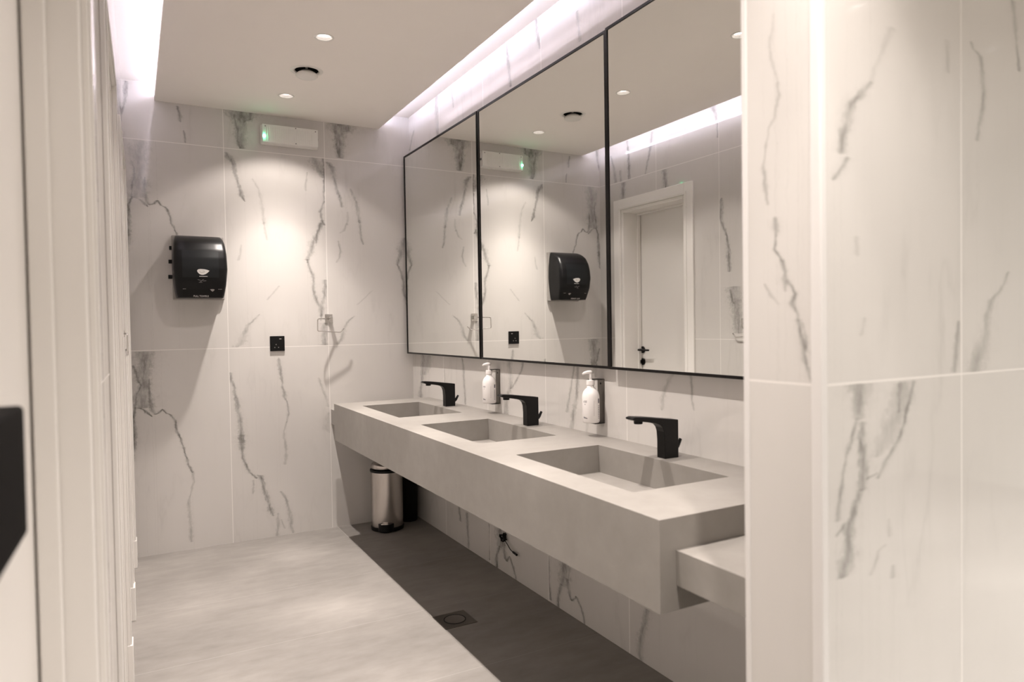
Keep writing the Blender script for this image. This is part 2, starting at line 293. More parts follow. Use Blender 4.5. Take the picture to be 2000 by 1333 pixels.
    patchy = M(nt, 'MULTIPLY_ADD', noise(nt, pos, 2.6, 2.0), 3.0, -1.35, clamp=True)
    base = mixc(nt, M(nt, 'MULTIPLY', M(nt, 'MULTIPLY', ridge, patchy), 0.16), base, VEIN_COL)
    col = base
    if total is not None:
        col = mixc(nt, M(nt, 'MULTIPLY', total, 0.95, clamp=True), base, VEIN_COL)
    def joint(c, off, size, hw):
        a = M(nt, 'FRACT', M(nt, 'ADD', M(nt, 'DIVIDE', M(nt, 'SUBTRACT', c, off), size), 0.5))
        a = M(nt, 'MULTIPLY', M(nt, 'ABSOLUTE', M(nt, 'SUBTRACT', a, 0.5)), size)
        return M(nt, 'LESS_THAN', a, hw)
    g = M(nt, 'MAXIMUM', joint(u, u_joint, u_size, 0.0016), joint(z, z_joint, z_size, 0.0016))
    nt.links.new(mixc(nt, g, col, GROUT_COL), b.inputs['Base Color'])
    nt.links.new(M(nt, 'MULTIPLY_ADD', g, 0.5, rough), b.inputs['Roughness'])
    b.inputs['Specular IOR Level'].default_value = 0.5
    return m

def concrete(name, c0, c1, rough, scale=2.2, joints=None, stretch=(1, 1, 1), spec=0.3):
    m, nt, b = new_mat(name)
    pos = N(nt, 'ShaderNodeNewGeometry').outputs['Position']
    p2 = vscale(nt, pos, stretch)
    f = M(nt, 'MULTIPLY_ADD', noise(nt, p2, scale, 6.0, 0.62), 1.0, M(nt, 'MULTIPLY', noise(nt, p2, scale*9, 5.0, 0.6), 0.6))
    f = M(nt, 'MULTIPLY_ADD', f, 1.5, -0.7, clamp=True)
    col = mixc(nt, f, (*c0, 1), (*c1, 1))
    if joints:
        sep = N(nt, 'ShaderNodeSeparateXYZ'); nt.links.new(pos, sep.inputs[0])
        g = None
        for ax, off, size, hw in joints:
            a = M(nt, 'FRACT', M(nt, 'ADD', M(nt, 'DIVIDE', M(nt, 'SUBTRACT', sep.outputs[ax], off), size), 0.5))
            a = M(nt, 'LESS_THAN', M(nt, 'MULTIPLY', M(nt, 'ABSOLUTE', M(nt, 'SUBTRACT', a, 0.5)), size), hw)
            g = a if g is None else M(nt, 'MAXIMUM', g, a)
        col = mixc(nt, M(nt, 'MULTIPLY', g, 0.75), col, (0.36, 0.34, 0.32, 1))
    nt.links.new(col, b.inputs['Base Color'])
    b.inputs['Roughness'].default_value = rough; b.inputs['Specular IOR Level'].default_value = spec
    bp = N(nt, 'ShaderNodeBump'); bp.inputs['Strength'].default_value = 0.12; bp.inputs['Distance'].default_value = 0.001
    nt.links.new(noise(nt, pos, 160.0, 3.0), bp.inputs['Height']); nt.links.new(bp.outputs[0], b.inputs['Normal'])
    return m

MAT = dict(
    white_paint=simple('ceiling_paint', (0.93, 0.885, 0.84), 0.75, spec=0.25, vary=0.01),
    plain_wall=simple('corridor_wall_paint', (0.76, 0.755, 0.72), 0.45, spec=0.35, vary=0.015),
    door_white=simple('door_lacquer', (0.84, 0.815, 0.785), 0.32, spec=0.45, vary=0.01),
    trim_white=simple('tile_trim', (0.70, 0.68, 0.665), 0.3, spec=0.5),
    black_matt=simple('matt_black_metal', (0.0035, 0.003, 0.003), 0.36, spec=0.28),
    black_satin=simple('satin_black_lock', (0.004, 0.0035, 0.0035), 0.65, spec=0.06),
    black_frame=simple('black_frame', (0.004, 0.003, 0.003), 0.38, spec=0.22),
    black_gloss=simple('black_gloss_plastic', (0.0035, 0.0035, 0.004), 0.38, spec=0.27),
    smoke=simple('smoke_plastic', (0.007, 0.0085, 0.0095), 0.34, spec=0.30),
    grey_plastic=simple('grey_plastic', (0.33, 0.31, 0.29), 0.35),
    black_plastic=simple('black_plastic', (0.003, 0.003, 0.003), 0.42, spec=0.25),
    mirror=simple('mirror_glass', (0.875, 0.885, 0.865), 0.0, metal=1.0),
    chrome=simple('chrome', (0.78, 0.76, 0.74), 0.12, metal=1.0),
    steel=simple('brushed_steel', (0.56, 0.52, 0.49), 0.20, metal=1.0, bump=(60.0, 0.25, (8, 8, 0.3))),
    bracket=simple('bracket_steel', (0.20, 0.185, 0.17), 0.32, metal=1.0),
    soap=simple('soap_bottle_plastic', (0.88, 0.85, 0.84), 0.28, spec=0.45),
    label_ink=simple('label_ink', (0.10, 0.09, 0.12), 0.5),
    label_pale=simple('pale_print', (0.62, 0.58, 0.57), 0.5),
    pink_ink=simple('pink_print', (0.62, 0.42, 0.40), 0.5),
    lamp_white=simple('white_housing', (0.80, 0.78, 0.74), 0.4),
    diffuser=simple('ribbed_diffuser', (0.80, 0.79, 0.76), 0.35),
    green_led=simple('green_led', (0.1, 0.8, 0.4), 0.3, emit=(0.10, 1.0, 0.45), estr=45.0),
    led=simple('led_diffuser', (0.9, 0.9, 0.9), 0.5, emit=LED_COL, estr=LED_STRENGTH),
    led_bright=simple('led_diffuser_bright', (0.9, 0.9, 0.9), 0.5, emit=LED_COL, estr=LED_STRENGTH*2.3),
    lens=simple('lamp_lens', (0.9, 0.9, 0.9), 0.3, emit=(1.0, 0.93, 0.88), estr=3.0),
    reflector=simple('lamp_reflector', (0.75, 0.72, 0.70), 0.25, metal=0.6),
    dark=simple('dark_void', (0.01, 0.01, 0.01), 0.8),
    leaf_logo=simple('logo_print', (0.72, 0.70, 0.68), 0.45),
    logo_dim=simple('dim_print', (0.16, 0.15, 0.15), 0.5),
    stone=concrete('grey_stone', (0.235, 0.219, 0.199), (0.310, 0.292, 0.270), 0.50, 1.7),
    floor=concrete('floor_tile', (0.190, 0.177, 0.164), (0.318, 0.298, 0.278), 0.48, 1.3,
                   joints=[(1, 2.334, 0.6, 0.0014), (0, 1.135, 1.2, 0.0026)], stretch=(0.6, 1.4, 1), spec=0.15),
)

# ------------------------------------------------------------------ geometry helpers
def obj(name, bm, mat, parent=None, smooth=False, bevel=0.0, seg=2):
    me = bpy.data.meshes.new(name)
    bmesh.ops.recalc_face_normals(bm, faces=bm.faces)
    bm.to_mesh(me); bm.free()
    for m in (mat if isinstance(mat, (list, tuple)) else [mat]): me.materials.append(m)
    o = bpy.data.objects.new(name, me); C.objects.link(o)
    if parent is not None: o.parent = parent
    if smooth:
        for p in me.polygons: p.use_smooth = True
    if bevel:
        md = o.modifiers.new('bevel', 'BEVEL'); md.width = bevel; md.segments = seg; md.limit_method = 'ANGLE'; md.angle_limit = math.radians(40)
    return o
def tag(o, label=None, cat=None, group=None, kind=None):
    if label: o['label'] = label
    if cat: o['category'] = cat
    if group: o['group'] = group
    if kind: o['kind'] = kind
    return o
def thing(name, label, cat, loc=(0, 0, 0), rz=0.0, group=None):
    o = bpy.data.objects.new(name, None); C.objects.link(o)
    o.location = loc; o.rotation_euler = (0, 0, rz); o.empty_display_size = 0.05
    return tag(o, label, cat, group)
def box(bm, x0, x1, y0, y1, z0, z1, mi=0):
    vs = [bm.verts.new(p) for p in ((x0,y0,z0),(x1,y0,z0),(x1,y1,z0),(x0,y1,z0),(x0,y0,z1),(x1,y0,z1),(x1,y1,z1),(x0,y1,z1))]
    for f in ((0,3,2,1),(4,5,6,7),(0,1,5,4),(1,2,6,5),(2,3,7,6),(3,0,4,7)):
        bm.faces.new([vs[i] for i in f]).material_index = mi
    return vs
def BM(): return bmesh.new()
def boxm(*a):
    bm = BM(); box(bm, *a); return bm
def lathe(prof, n=48, center=(0, 0), cap0=True, cap1=True, axis='Z', bm=None, off=(0, 0, 0), sx=1.0, sy=1.0):
    """prof: list of (r, h)"""
    bm = bm or BM(); rings = []
    for r, h in prof:
        ring = []
        for i in range(n):
            a = 2*PI*i/n; p = (center[0]+r*math.cos(a)*sx, center[1]+r*math.sin(a)*sy, h)
            if axis == 'Y': p = (p[0], h, p[1])
            if axis == 'X': p = (h, p[0], p[1])
            ring.append(bm.verts.new((p[0]+off[0], p[1]+off[1], p[2]+off[2])))
        rings.append(ring)
    for a, b_ in zip(rings, rings[1:]):
        for i in range(n): bm.faces.new((a[i], a[(i+1) % n], b_[(i+1) % n], b_[i]))
    if cap0: bm.faces.new(rings[0][::-1])
    if cap1: bm.faces.new(rings[-1])
    return bm
def tube(pts, r, n=12, bm=None, cap=True):
    bm = bm or BM(); pts = [Vector(p) for p in pts]; rings = []
    up = None
    for i, p in enumerate(pts):
        d = (pts[min(i+1, len(pts)-1)] - pts[max(i-1, 0)]).normalized()
        if up is None: up = d.orthogonal().normalized()
        up = (up - d*up.dot(d)).normalized(); s = d.cross(up)
        rr = r[i] if isinstance(r, (list, tuple)) else r
        rings.append([bm.verts.new(p + (up*math.cos(2*PI*k/n) + s*math.sin(2*PI*k/n))*rr) for k in range(n)])
    for a, b_ in zip(rings, rings[1:]):
        for k in range(n): bm.faces.new((a[k], a[(k+1) % n], b_[(k+1) % n], b_[k]))
    if cap: bm.faces.new(rings[0][::-1]); bm.faces.new(rings[-1])
    return bm
def smooth_path(pts, rad, k=6):
    """round the corners of a polyline"""
    pts = [Vector(p) for p in pts]; out = [pts[0]]
    for a, b_, c in zip(pts, pts[1:], pts[2:]):
        d1, d2 = (a-b_), (c-b_); r = min(rad, d1.length*0.45, d2.length*0.45)
        p, q = b_ + d1.normalized()*r, b_ + d2.normalized()*r
        for i in range(k+1):
            t = i/k; out.append(p*(1-t)**2 + b_*2*t*(1-t) + q*t*t)
    out.append(pts[-1]); return out
def prism(poly, a0, a1, axis='Y', bm=None):
    """extrude a 2-D polygon; axis Y: poly is (x,z); axis X: (y,z); axis Z: (x,y)"""
    bm = bm or BM()
    def P(p, a): return {'Y': (p[0], a, p[1]), 'X': (a, p[0], p[1]), 'Z': (p[0], p[1], a)}[axis]
    v0 = [bm.verts.new(P(p, a0)) for p in poly]; v1 = [bm.verts.new(P(p, a1)) for p in poly]
    n = len(poly)
    for i in range(n): bm.faces.new((v0[i], v0[(i+1) % n], v1[(i+1) % n], v1[i]))
    bm.faces.new(v0[::-1]); bm.faces.new(v1)
    return bm
def copy_tree(o, parent=None):
    c = o.copy(); C.objects.link(c)
    if parent is not None: c.parent = parent
    for ch in list(o.children):
        if ch is not c: copy_tree(ch, c)
    return c

# ------------------------------------------------------------------ tiled walls: one quad per tile, each with the veins printed on it
def tile_breaks(a, b, off, size):
    k = math.ceil((a-off)/size + 1e-6); out = [a]
    while off + k*size < b - 1e-6: out.append(off + k*size); k += 1
    return out + [b]
def tiled_faces(bm, mats, name, veins, axis, rects, place, u_off, local=False, extra_breaks=()):
    cache = {}
    def mat_for(uc, zc):
        key = (math.floor((uc-u_off)/0.6), math.floor((zc-ZJ1)/1.2))
        if key not in cache:
            vs = []
            for st, pts in veins:
                mu = sum(p[0] for p in pts)/len(pts); mz = sum(p[1] for p in pts)/len(pts)
                if (math.floor((mu-u_off)/0.6), math.floor((mz-ZJ1)/1.2)) == key: vs.append((st, pts))
            if not vs and 'plain' in cache: cache[key] = cache['plain']
            else:
                mats.append(marble(name, axis, vs, u_off, local=local)); cache[key] = len(mats)-1
                if not vs: cache['plain'] = cache[key]
        return cache[key]
    for u0, u1, z0, z1 in rects:
        ub, zb = tile_breaks(u0, u1, u_off, 0.6), tile_breaks(z0, z1, ZJ1, 1.2)
        for a, b_ in zip(ub, ub[1:]):
            for c, d in zip(zb, zb[1:]):
                f = bm.faces.new([bm.verts.new(place(*q)) for q in ((a, c), (b_, c), (b_, d), (a, d))])
                f.material_index = mat_for((a+b_)/2, (c+d)/2)
def struct(name, bm, mat, parent=None, **kw):
    o = obj(name, bm, mat, parent, **kw)
    if parent is None: o['kind'] = 'structure'
    return o
def tiled_wall(name, mname, veins, axis, rects, place, u_off, backing):
    bm = BM(); mats = []
    tiled_faces(bm, mats, mname, veins, axis, rects, place, u_off)
    bk = len(mats); mats.append(MAT['plain_wall'])
    for bx in backing:
        n0 = len(bm.faces); box(bm, *bx, mi=bk)
    return struct(name, bm, mats)

T = 0.12
tiled_wall('wall_back', 'marble_tile_back', VEINS['back'], 0, [(-0.10, XW+0.02, -0.01, ZC+0.01)], lambda u, z: (u, YB, z), 0.5015-0.6,
           [(-0.3, XW+T, YB+0.001, YB+T, -0.05, ZC+0.1)])
tiled_wall('wall_right', 'marble_tile_right', VEINS['right'], 1, [(YP1-0.02, YB, -0.01, ZC+0.01)], lambda u, z: (XW, u, z), 2.131-1.2,
           [(XW+0.001, XW+T, YP1-0.02, YB+T, -0.05, ZC+0.1)])
# pier / cross wall at the near end
bm = BM(); mats = []
tiled_faces(bm, mats, 'marble_tile_pier_front', VEINS['wf'], 0, [(XP, XE, -0.01, ZC)], lambda u, z: (u, YP0, z), 1.42-0.6)
tiled_faces(bm, mats, 'marble_tile_pier_side', VEINS['wl'], 1, [(YP0, YP1, -0.01, ZC)], lambda u, z: (XP, u, z), YP0-0.2)
tiled_faces(bm, mats, 'marble_tile_pier_rear', [], 0, [(XP, XW+0.05, -0.01, ZC)], lambda u, z: (u, YP1, z), 1.42-0.6)
bk = len(mats); mats.append(MAT['plain_wall'])
box(bm, XP+0.001, XE, YP0+0.001, YP1-0.001, -0.05, ZC+0.1, mi=bk)
struct('wall_near', bm, mats)
# corridor walls behind and beside the camera
struct('wall_rear', boxm(-0.45, XE+T, YR-T, YR, -0.05, ZC+0.1), MAT['plain_wall'])
struct('wall_far_right', boxm(XE, XE+T, YR, YP1, -0.05, ZC+0.1), MAT['plain_wall'])
struct('floor', boxm(-0.45, XE+T, YR-T, YB+T, -0.06, 0.0), MAT['floor'])

VEINS['left'] = [(s_, [(u-YB, z, w) for u, z, w in p_]) for s_, p_ in VEINS['left']]
# left wall with three recessed doors (local frame: origin at the back corner, turned a little)
DOORS = [(3.57, 4.27, 0.165), (2.15, 2.85, 0.165), (0.38, 1.37, 0.082)]   # opening in y, recess depth
DH = 2.165
bm = BM(); mats = []
ys = [YR, 0.38, 1.37, 2.15, 2.85, 3.57, 4.27, YB]
rects = [(ys[i], ys[i+1], -0.01, ZC+0.01) for i in range(0, 7, 2)] + [(ys[i], ys[i+1], DH, ZC+0.01) for i in range(1, 7, 2)]
tiled_faces(bm, mats, 'marble_tile_left', VEINS['left'], 1, [(a-YB, b_-YB, c, d) for a, b_, c, d in rects], lambda u, z: (0, u, z), -0.6, local=True)
bk = len(mats); mats.append(MAT['plain_wall'])
for a, b_, c, d in rects: box(bm, -0.26, -0.001, a-YB+0.0005, b_-YB-0.0005, c if c > 0 else -0.05, d+0.05, mi=bk)
wl = struct('wall_left', bm, mats); wl.location = (XL, YB, 0); wl.rotation_euler = (0, 0, -LW_ROT)
def lw_pt(y, x=0.0, z=0.0):
    return wl_mat @ Vector((x, y-YB, z))
wl_mat = Matrix.Translation((XL, YB, 0)) @ Matrix.Rotation(-LW_ROT, 4, 'Z')

def lever_set(door, y, z, xface, far=1):
    """rose + lever + round lock under it; far=+1: the lever points towards smaller y"""
    h = lathe([(0.0265, 0), (0.0265, 0.008), (0.024, 0.010)], 32, axis='X', off=(xface, y, z))
    hd = obj('handle', h, MAT['black_matt'], door, smooth=False, bevel=0.0015)
    pts = smooth_path([(xface+0.008, y, z), (xface+0.052, y, z), (xface+0.052, y-0.125*far, z)], 0.014)
    obj('lever', tube(pts, [0.0085]*(len(pts)-1)+[0.007], 14), MAT['black_matt'], hd, smooth=True)
    lk = obj('lock', lathe([(0.0265, 0), (0.0265, 0.008), (0.024, 0.010)], 32, axis='X', off=(xface, y, z-0.093)), MAT['black_matt'], door, bevel=0.0015)
    obj('thumb_turn', boxm(xface+0.009, xface+0.026, y-0.004, y+0.004, z-0.107, z-0.079), MAT['black_matt'], lk, bevel=0.002)

def make_door(i, y0, y1, dep, label):
    d = bpy.data.objects.new('door_%d' % i, None); C.objects.link(d)
    d.location = (XL, YB, 0); d.rotation_euler = (0, 0, -LW_ROT); d['kind'] = 'structure'; d.empty_display_size = 0.05
    d['label'] = label; d['category'] = 'door'
    a, b_ = y0-YB, y1-YB
    cw, ct = 0.078, 0.012
    # architrave: moulded profile swept round the opening
    bm = BM()
    for s0, s1 in ((a-cw, a), (b_, b_+cw)): box(bm, 0.0, ct, s0, s1, 0, DH+cw)
    box(bm, 0.0, ct, a, b_, DH, DH+cw)
    for s0, s1 in ((a-0.020, a-0.006), (b_+0.006, b_+0.020)): box(bm, ct, ct+0.004, s0, s1, 0, DH+0.006)
    box(bm, ct, ct+0.004, a-0.020, b_+0.020, DH+0.006, DH+0.020)
    obj('casing', bm, MAT['door_white'], d, bevel=0.003)
    for s0, s1 in ((a-cw-0.003, a+0.002), (b_-0.002, b_+cw+0.003)):
        obj('plinth', boxm(0.0, ct+0.007, s0, s1, 0, 0.15), MAT['door_white'], d, bevel=0.002)
    t = 0.024
    bm = BM()
    for s0, s1 in ((a, a+t), (b_-t, b_)): box(bm, -dep-0.05, 0.0005, s0, s1, 0, DH)
    box(bm, -dep-0.05, 0.0005, a+t, b_-t, DH-t, DH)
    st = 0.016   # stop bead in front of the leaf
    for s0, s1 in ((a+t, a+t+0.012), (b_-t-0.012, b_-t)): box(bm, -dep+0.004, -dep+0.004+st*2, s0, s1, 0, DH-t)
    box(bm, -dep+0.004, -dep+0.004+st*2, a+t, b_-t, DH-t-0.012, DH-t)
    obj('jamb', bm, MAT['door_white'], d, bevel=0.003)
    lf = obj('leaf', boxm(-dep-0.042, -dep, a+t+0.004, b_-t-0.004, 0.006, DH-t-0.004), MAT['door_white'], d, bevel=0.003)
    obj('rear_panel', boxm(-dep-0.075, -dep-0.052, a, b_, 0, DH), MAT['dark'], d)
    return d
d1 = make_door(1, *DOORS[0], 'white recessed door seen in the mirrors, nearest the back wall, black lever and round lock')
lever_set(d1, 4.225-YB, 1.087, -DOORS[0][2])
d2 = make_door(2, *DOORS[1], 'white recessed door in the middle of the left wall, only its casing edge visible')
lever_set(d2, 2.80-YB, 1.087, -DOORS[1][2])
d3 = make_door(3, *DOORS[2], 'blurred white door close to the camera at far left with black lock case')
lc = obj('lock_case', boxm(-0.082, -0.040, 0.735-YB, 0.955-YB, 1.06, 1.208), MAT['black_satin'], d3, bevel=0.006, seg=3)

# ------------------------------------------------------------------ dropped ceiling slab with holes for the fittings, cove ceiling above it
XD, XV = 0.792, 0.815
LY = [4.056, 3.170, 2.300, 1.412, 0.545]
VENT = (0.812, 3.622)
def holed_rect(bm, x0, x1, y0, y1, z, cx, cy, r, n=48):
    """rectangle with a round hole, as one ring of quads"""
    outer = []
    for i in range(n):
        a = 2*PI*i/n; dx, dy = math.cos(a), math.sin(a)
        tx = ((x1-cx) if dx > 0 else (cx-x0))/abs(dx) if abs(dx) > 1e-9 else 1e9
        ty = ((y1-cy) if dy > 0 else (cy-y0))/abs(dy) if abs(dy) > 1e-9 else 1e9
        t = min(tx, ty); outer.append((cx+dx*t, cy+dy*t))
    # snap the nearest ring points onto the rectangle's corners
    for qx, qy in ((x0, y0), (x1, y0), (x1, y1), (x0, y1)):
        k = min(range(n), key=lambda j: (outer[j][0]-qx)**2 + (outer[j][1]-qy)**2); outer[k] = (qx, qy)
    vo = [bm.verts.new((*p, z)) for p in outer]
    vi = [bm.verts.new((cx+math.cos(2*PI*i/n)*r, cy+math.sin(2*PI*i/n)*r, z)) for i in range(n)]
    vu = [bm.verts.new((v.co.x, v.co.y, z+0.075)) for v in vi]
    for i in range(n):
        j = (i+1) % n
        bm.faces.new((vo[i], vo[j], vi[j], vi[i])); bm.faces.new((vi[i], vi[j], vu[j], vu[i]))
def quad(bm, x0, x1, y0, y1, z): bm.faces.new([bm.verts.new(p) for p in ((x0, y0, z), (x1, y0, z), (x1, y1, z), (x0, y1, z))])
def ceiling_panel(name, x0, x1, y0, y1, holes, z=ZS, top=ZC):
    bm = BM(); xs0, xs1 = (min(h[0] for h in holes)-0.12, max(h[0] for h in holes)+0.12)
    quad(bm, x0, xs0, y0, y1, z); quad(bm, xs1, x1, y0, y1, z)
    cur = y0
    for cx, cy, r in sorted(holes, key=lambda h: h[1]):
        if cy-0.12 > cur: quad(bm, xs0, xs1, cur, cy-0.12, z)
        holed_rect(bm, xs0, xs1, cy-0.12, cy+0.12, z, cx, cy, r); cur = cy+0.12
    quad(bm, xs0, xs1, cur, y1, z)
    for p in (((x0, y0), (x1, y0)), ((x1, y0), (x1, y1)), ((x1, y1), (x0, y1)), ((x0, y1), (x0, y0))):
        bm.faces.new([bm.verts.new(q) for q in ((*p[0], z), (*p[1], z), (*p[1], top), (*p[0], top))])
    quad(bm, x0, x1, y0, y1, top-0.02)
    return struct(name, bm, MAT['white_paint'])
RL, RV = 0.036, 0.060
SY0 = YP1
ceiling_panel('ceiling', 0.185, 1.418, SY0, YB, [(XD, y, RL) for y in LY[:4]] + [(*VENT, RV)])
struct('ceiling_edge_right', boxm(1.418, SX1, SY0, YB, ZS, ZS+0.045), MAT['white_paint'])
struct('ceiling_edge_left', boxm(SX0, 0.185, SY0, YB, ZS, ZS+0.030), MAT['white_paint'])
struct('ceiling_cove', boxm(-0.30, XW+T, SY0-0.06, YB+T, ZC, ZC+0.06), MAT['white_paint'])
struct('ceiling_bulkhead', boxm(-0.35, XP, YP0+0.001, SY0, ZS, ZC+0.05), MAT['white_paint'])
CORR = [(0.79, -0.36), (1.755, -0.355), (2.72, -0.35), (3.735, -0.335), (4.72, -0.34)]
bm = BM()
xs = [c[0] for c in CORR]; cuts = [-0.45] + [v for x in xs for v in (x-0.12, x+0.12)] + [XE]
for a, b_ in zip(cuts[::2], cuts[1::2]): quad(bm, a, b_, YR, YP0, ZS)
for cx, cy in CORR:
    quad(bm, cx-0.12, cx+0.12, YR, cy-0.12, ZS)
    holed_rect(bm, cx-0.12, cx+0.12, cy-0.12, cy+0.12, ZS, cx, cy, RL)
    if cx < 1.0:
        quad(bm, cx-0.12, cx+0.12, cy+0.12, LY[4]-0.12, ZS)
        holed_rect(bm, cx-0.12, cx+0.12, LY[4]-0.12, LY[4]+0.12, ZS, XD, LY[4], RL)
        quad(bm, cx-0.12, cx+0.12, LY[4]+0.12, YP0, ZS)
    else: quad(bm, cx-0.12, cx+0.12, cy+0.12, YP0, ZS)
quad(bm, -0.45, XE+T, YR-T, YP0+0.002, ZC)
struct('ceiling_corridor', bm, MAT['white_paint'])

# white edge trims on the pier
struct('trim_1', boxm(XP-0.002, XP+0.015, YP0-0.002, YP0+0.020, 0, ZS), MAT['trim_white'], bevel=0.003)
struct('trim_2', boxm(XP-0.002, XP+0.014, YP1-0.011, YP1+0.003, 0, ZS), MAT['trim_white'], bevel=0.003)

# ------------------------------------------------------------------ downlights
def beam(ld):
    """the lamp's own light distribution: a 60 degree beam with a soft tail"""
    ld.use_nodes = True; nt = ld.node_tree; em = nt.nodes['Emission']
    g = N(nt, 'ShaderNodeNewGeometry'); s = N(nt, 'ShaderNodeSeparateXYZ'); nt.links.new(g.outputs['Incoming'], s.inputs[0])
    cz = M(nt, 'ABSOLUTE', s.outputs[2])
    mr = N(nt, 'ShaderNodeMapRange'); nt.links.new(cz, mr.inputs[0]); mr.inputs[1].default_value = 0.5; mr.inputs[2].default_value = 1.0
    fc = N(nt, 'ShaderNodeFloatCurve'); cu = fc.mapping.curves[0]
    pts = [((math.cos(math.radians(a))-0.5)*2, v) for a, v in ((60, 0), (55, .05), (50, .10), (40, .14), (35, .24), (30, .53), (25, .78), (20, .97), (15, 1.26), (8, 1.65), (0, 1.8))]
    cu.points[0].location = pts[0]; cu.points[1].location = pts[-1]
    for p in pts[1:-1]: cu.points.new(*p)
    fc.mapping.update(); nt.links.new(mr.outputs[0], fc.inputs['Value']); nt.links.new(fc.outputs[0], em.inputs['Strength'])
def make_downlight(x, y, label, group, power=1.0, col=SPOT_COL):
    t = thing('downlight', label, 'ceiling light', (x, y, ZS), 0, group)
    obj('trim_ring', lathe([(RL-0.001, 0.004), (RL-0.001, -0.002), (RL+0.004, -0.0035), (0.043, -0.002), (0.0445, 0.0)], 48, cap0=False, cap1=False), MAT['lamp_white'], t, smooth=True)
    obj('reflector', lathe([(RL-0.001, 0.003), (0.0315, 0.018), (0.029, 0.030)], 48, cap0=False, cap1=False), MAT['reflector'], t, smooth=True)
    obj('lens', lathe([(0.0295, 0.016), (0.0295, 0.022), (0.02, 0.024)], 40), MAT['lens'], t)
    ld = bpy.data.lights.new('lamp', 'SPOT'); ld.energy = SPOT_W*power; ld.color = col
    ld.spot_size = math.radians(120); ld.spot_blend = 0.2; ld.shadow_soft_size = 0.022; beam(ld)
    lo = bpy.data.objects.new('lamp', ld); C.objects.link(lo); lo.parent = t; lo.location = (0, 0, -0.004)
    return t
lab = ['recessed ceiling downlight nearest the back wall', 'recessed ceiling downlight on the camera side of the round air valve',
       'recessed downlight seen only in the nearest mirror', 'recessed downlight above the near end of the washbasin counter', 'recessed corridor downlight before the pier']
for y, l in zip(LY, lab): make_downlight(XD, y, l, 'downlights along the ceiling slab')
corl = ['recessed corridor downlight behind the camera', 'recessed corridor downlight beside the camera', 'recessed corridor downlight mirrored left in the polished pier',
        'recessed corridor downlight mirrored right in the polished pier', 'recessed corridor downlight at the far right end']
for (x, y), l, p in zip(CORR, corl, (1.0, 1.35, 2.1, 2.7, 2.7)): make_downlight(x, y, l, 'downlights along the corridor', p, (1.0, 0.965, 0.925))

# air valve
v = thing('air_valve', 'round white extract air valve in the ceiling between two downlights', 'vent', (*VENT, ZS))
obj('ring', lathe([(RV-0.001, 0.012), (RV-0.001, 0.0), (RV+0.006, -0.004), (0.078, -0.002), (0.082, 0.0)], 56, cap0=False, cap1=False), MAT['lamp_white'], v, smooth=True)
obj('throat', lathe([(RV-0.0015, 0.004), (RV-0.0015, 0.070)], 56, cap0=False), MAT['dark'], v)
obj('disc', lathe([(0.020, 0.004), (0.046, -0.012), (0.0545, -0.021), (0.0555, -0.026), (0.050, -0.031), (0.030, -0.034)], 56), MAT['lamp_white'], v, smooth=True)
obj('stem', lathe([(0.006, 0.060), (0.006, 0.010)], 16), MAT['lamp_white'], v)

# LED strips in the two coves
s = thing('led_strip', 'glowing white LED strip along the left edge of the ceiling slab', 'light strip', (0.185, 2.7, 2.66), 0, 'cove light strips')
obj('diffuser', boxm(-0.012, -0.002, SY0+0.05-2.7, YB-0.02-2.7, -0.008, 0.010), MAT['led'], s)
obj('channel', boxm(-0.0025, 0.0, SY0+0.05-2.7, YB-0.02-2.7, -0.011, 0.013), MAT['lamp_white'], s)
s = thing('led_strip', 'hidden glowing LED strip in the cove above the mirrors', 'light strip', (1.418, 2.4, 2.66), 0, 'cove light strips')
obj('diffuser', boxm(0.002, 0.012, SY0+0.05-2.4, YB-0.04-2.4, -0.008, 0.010), MAT['led_bright'], s)
obj('channel', boxm(0.0, 0.0025, SY0+0.05-2.4, YB-0.04-2.4, -0.011, 0.013), MAT['lamp_white'], s)

# ------------------------------------------------------------------ mirrors
def make_mirror(y0, y1, z0, z1, xface, rot, label):
    L, H = y1-y0, z1-z0
    t = thing('wall_mirror', label, 'mirror', (xface, (y0+y1)/2, (z0+z1)/2), rot, 'black framed mirrors above the basins')
    fw, fd, th = 0.010, 0.0035, 0.030
    bm = BM()
    box(bm, -fd, th, -L/2, -L/2+fw, -H/2, H/2); box(bm, -fd, th, L/2-fw, L/2, -H/2, H/2)
    box(bm, -fd, th, -L/2+fw, L/2-fw, -H/2, -H/2+fw); box(bm, -fd, th, -L/2+fw, L/2-fw, H/2-fw, H/2)
    obj('frame', bm, MAT['black_frame'], t)
    obj('glass', boxm(0.0, 0.005, -L/2+fw, L/2-fw, -H/2+fw, H/2-fw), MAT['mirror'], t)
    obj('backing', boxm(0.0055, th, -L/2+fw, L/2-fw, -H/2+fw, H/2-fw), MAT['lamp_white'], t)
    return t
A1, A2, A3 = 0.00861, 0.0083, -0.00229
def mirx(y, a): return 1.63832 - math.tan(a)*(y-3.0)
make_mirror(3.333, 4.437, 1.113, 2.438, mirx(3.885, A1), A1, 'tall black framed mirror at the far end, beside the back wall')
make_mirror(2.200, 3.322, 1.113, 2.438, mirx(2.761, A2), A2, 'middle black framed mirror, reflecting the towel dispenser')
make_mirror(1.060, 2.188, 1.113, 2.438, mirx(1.624, A3), A3, 'black framed mirror nearest the pier, reflecting the white door')

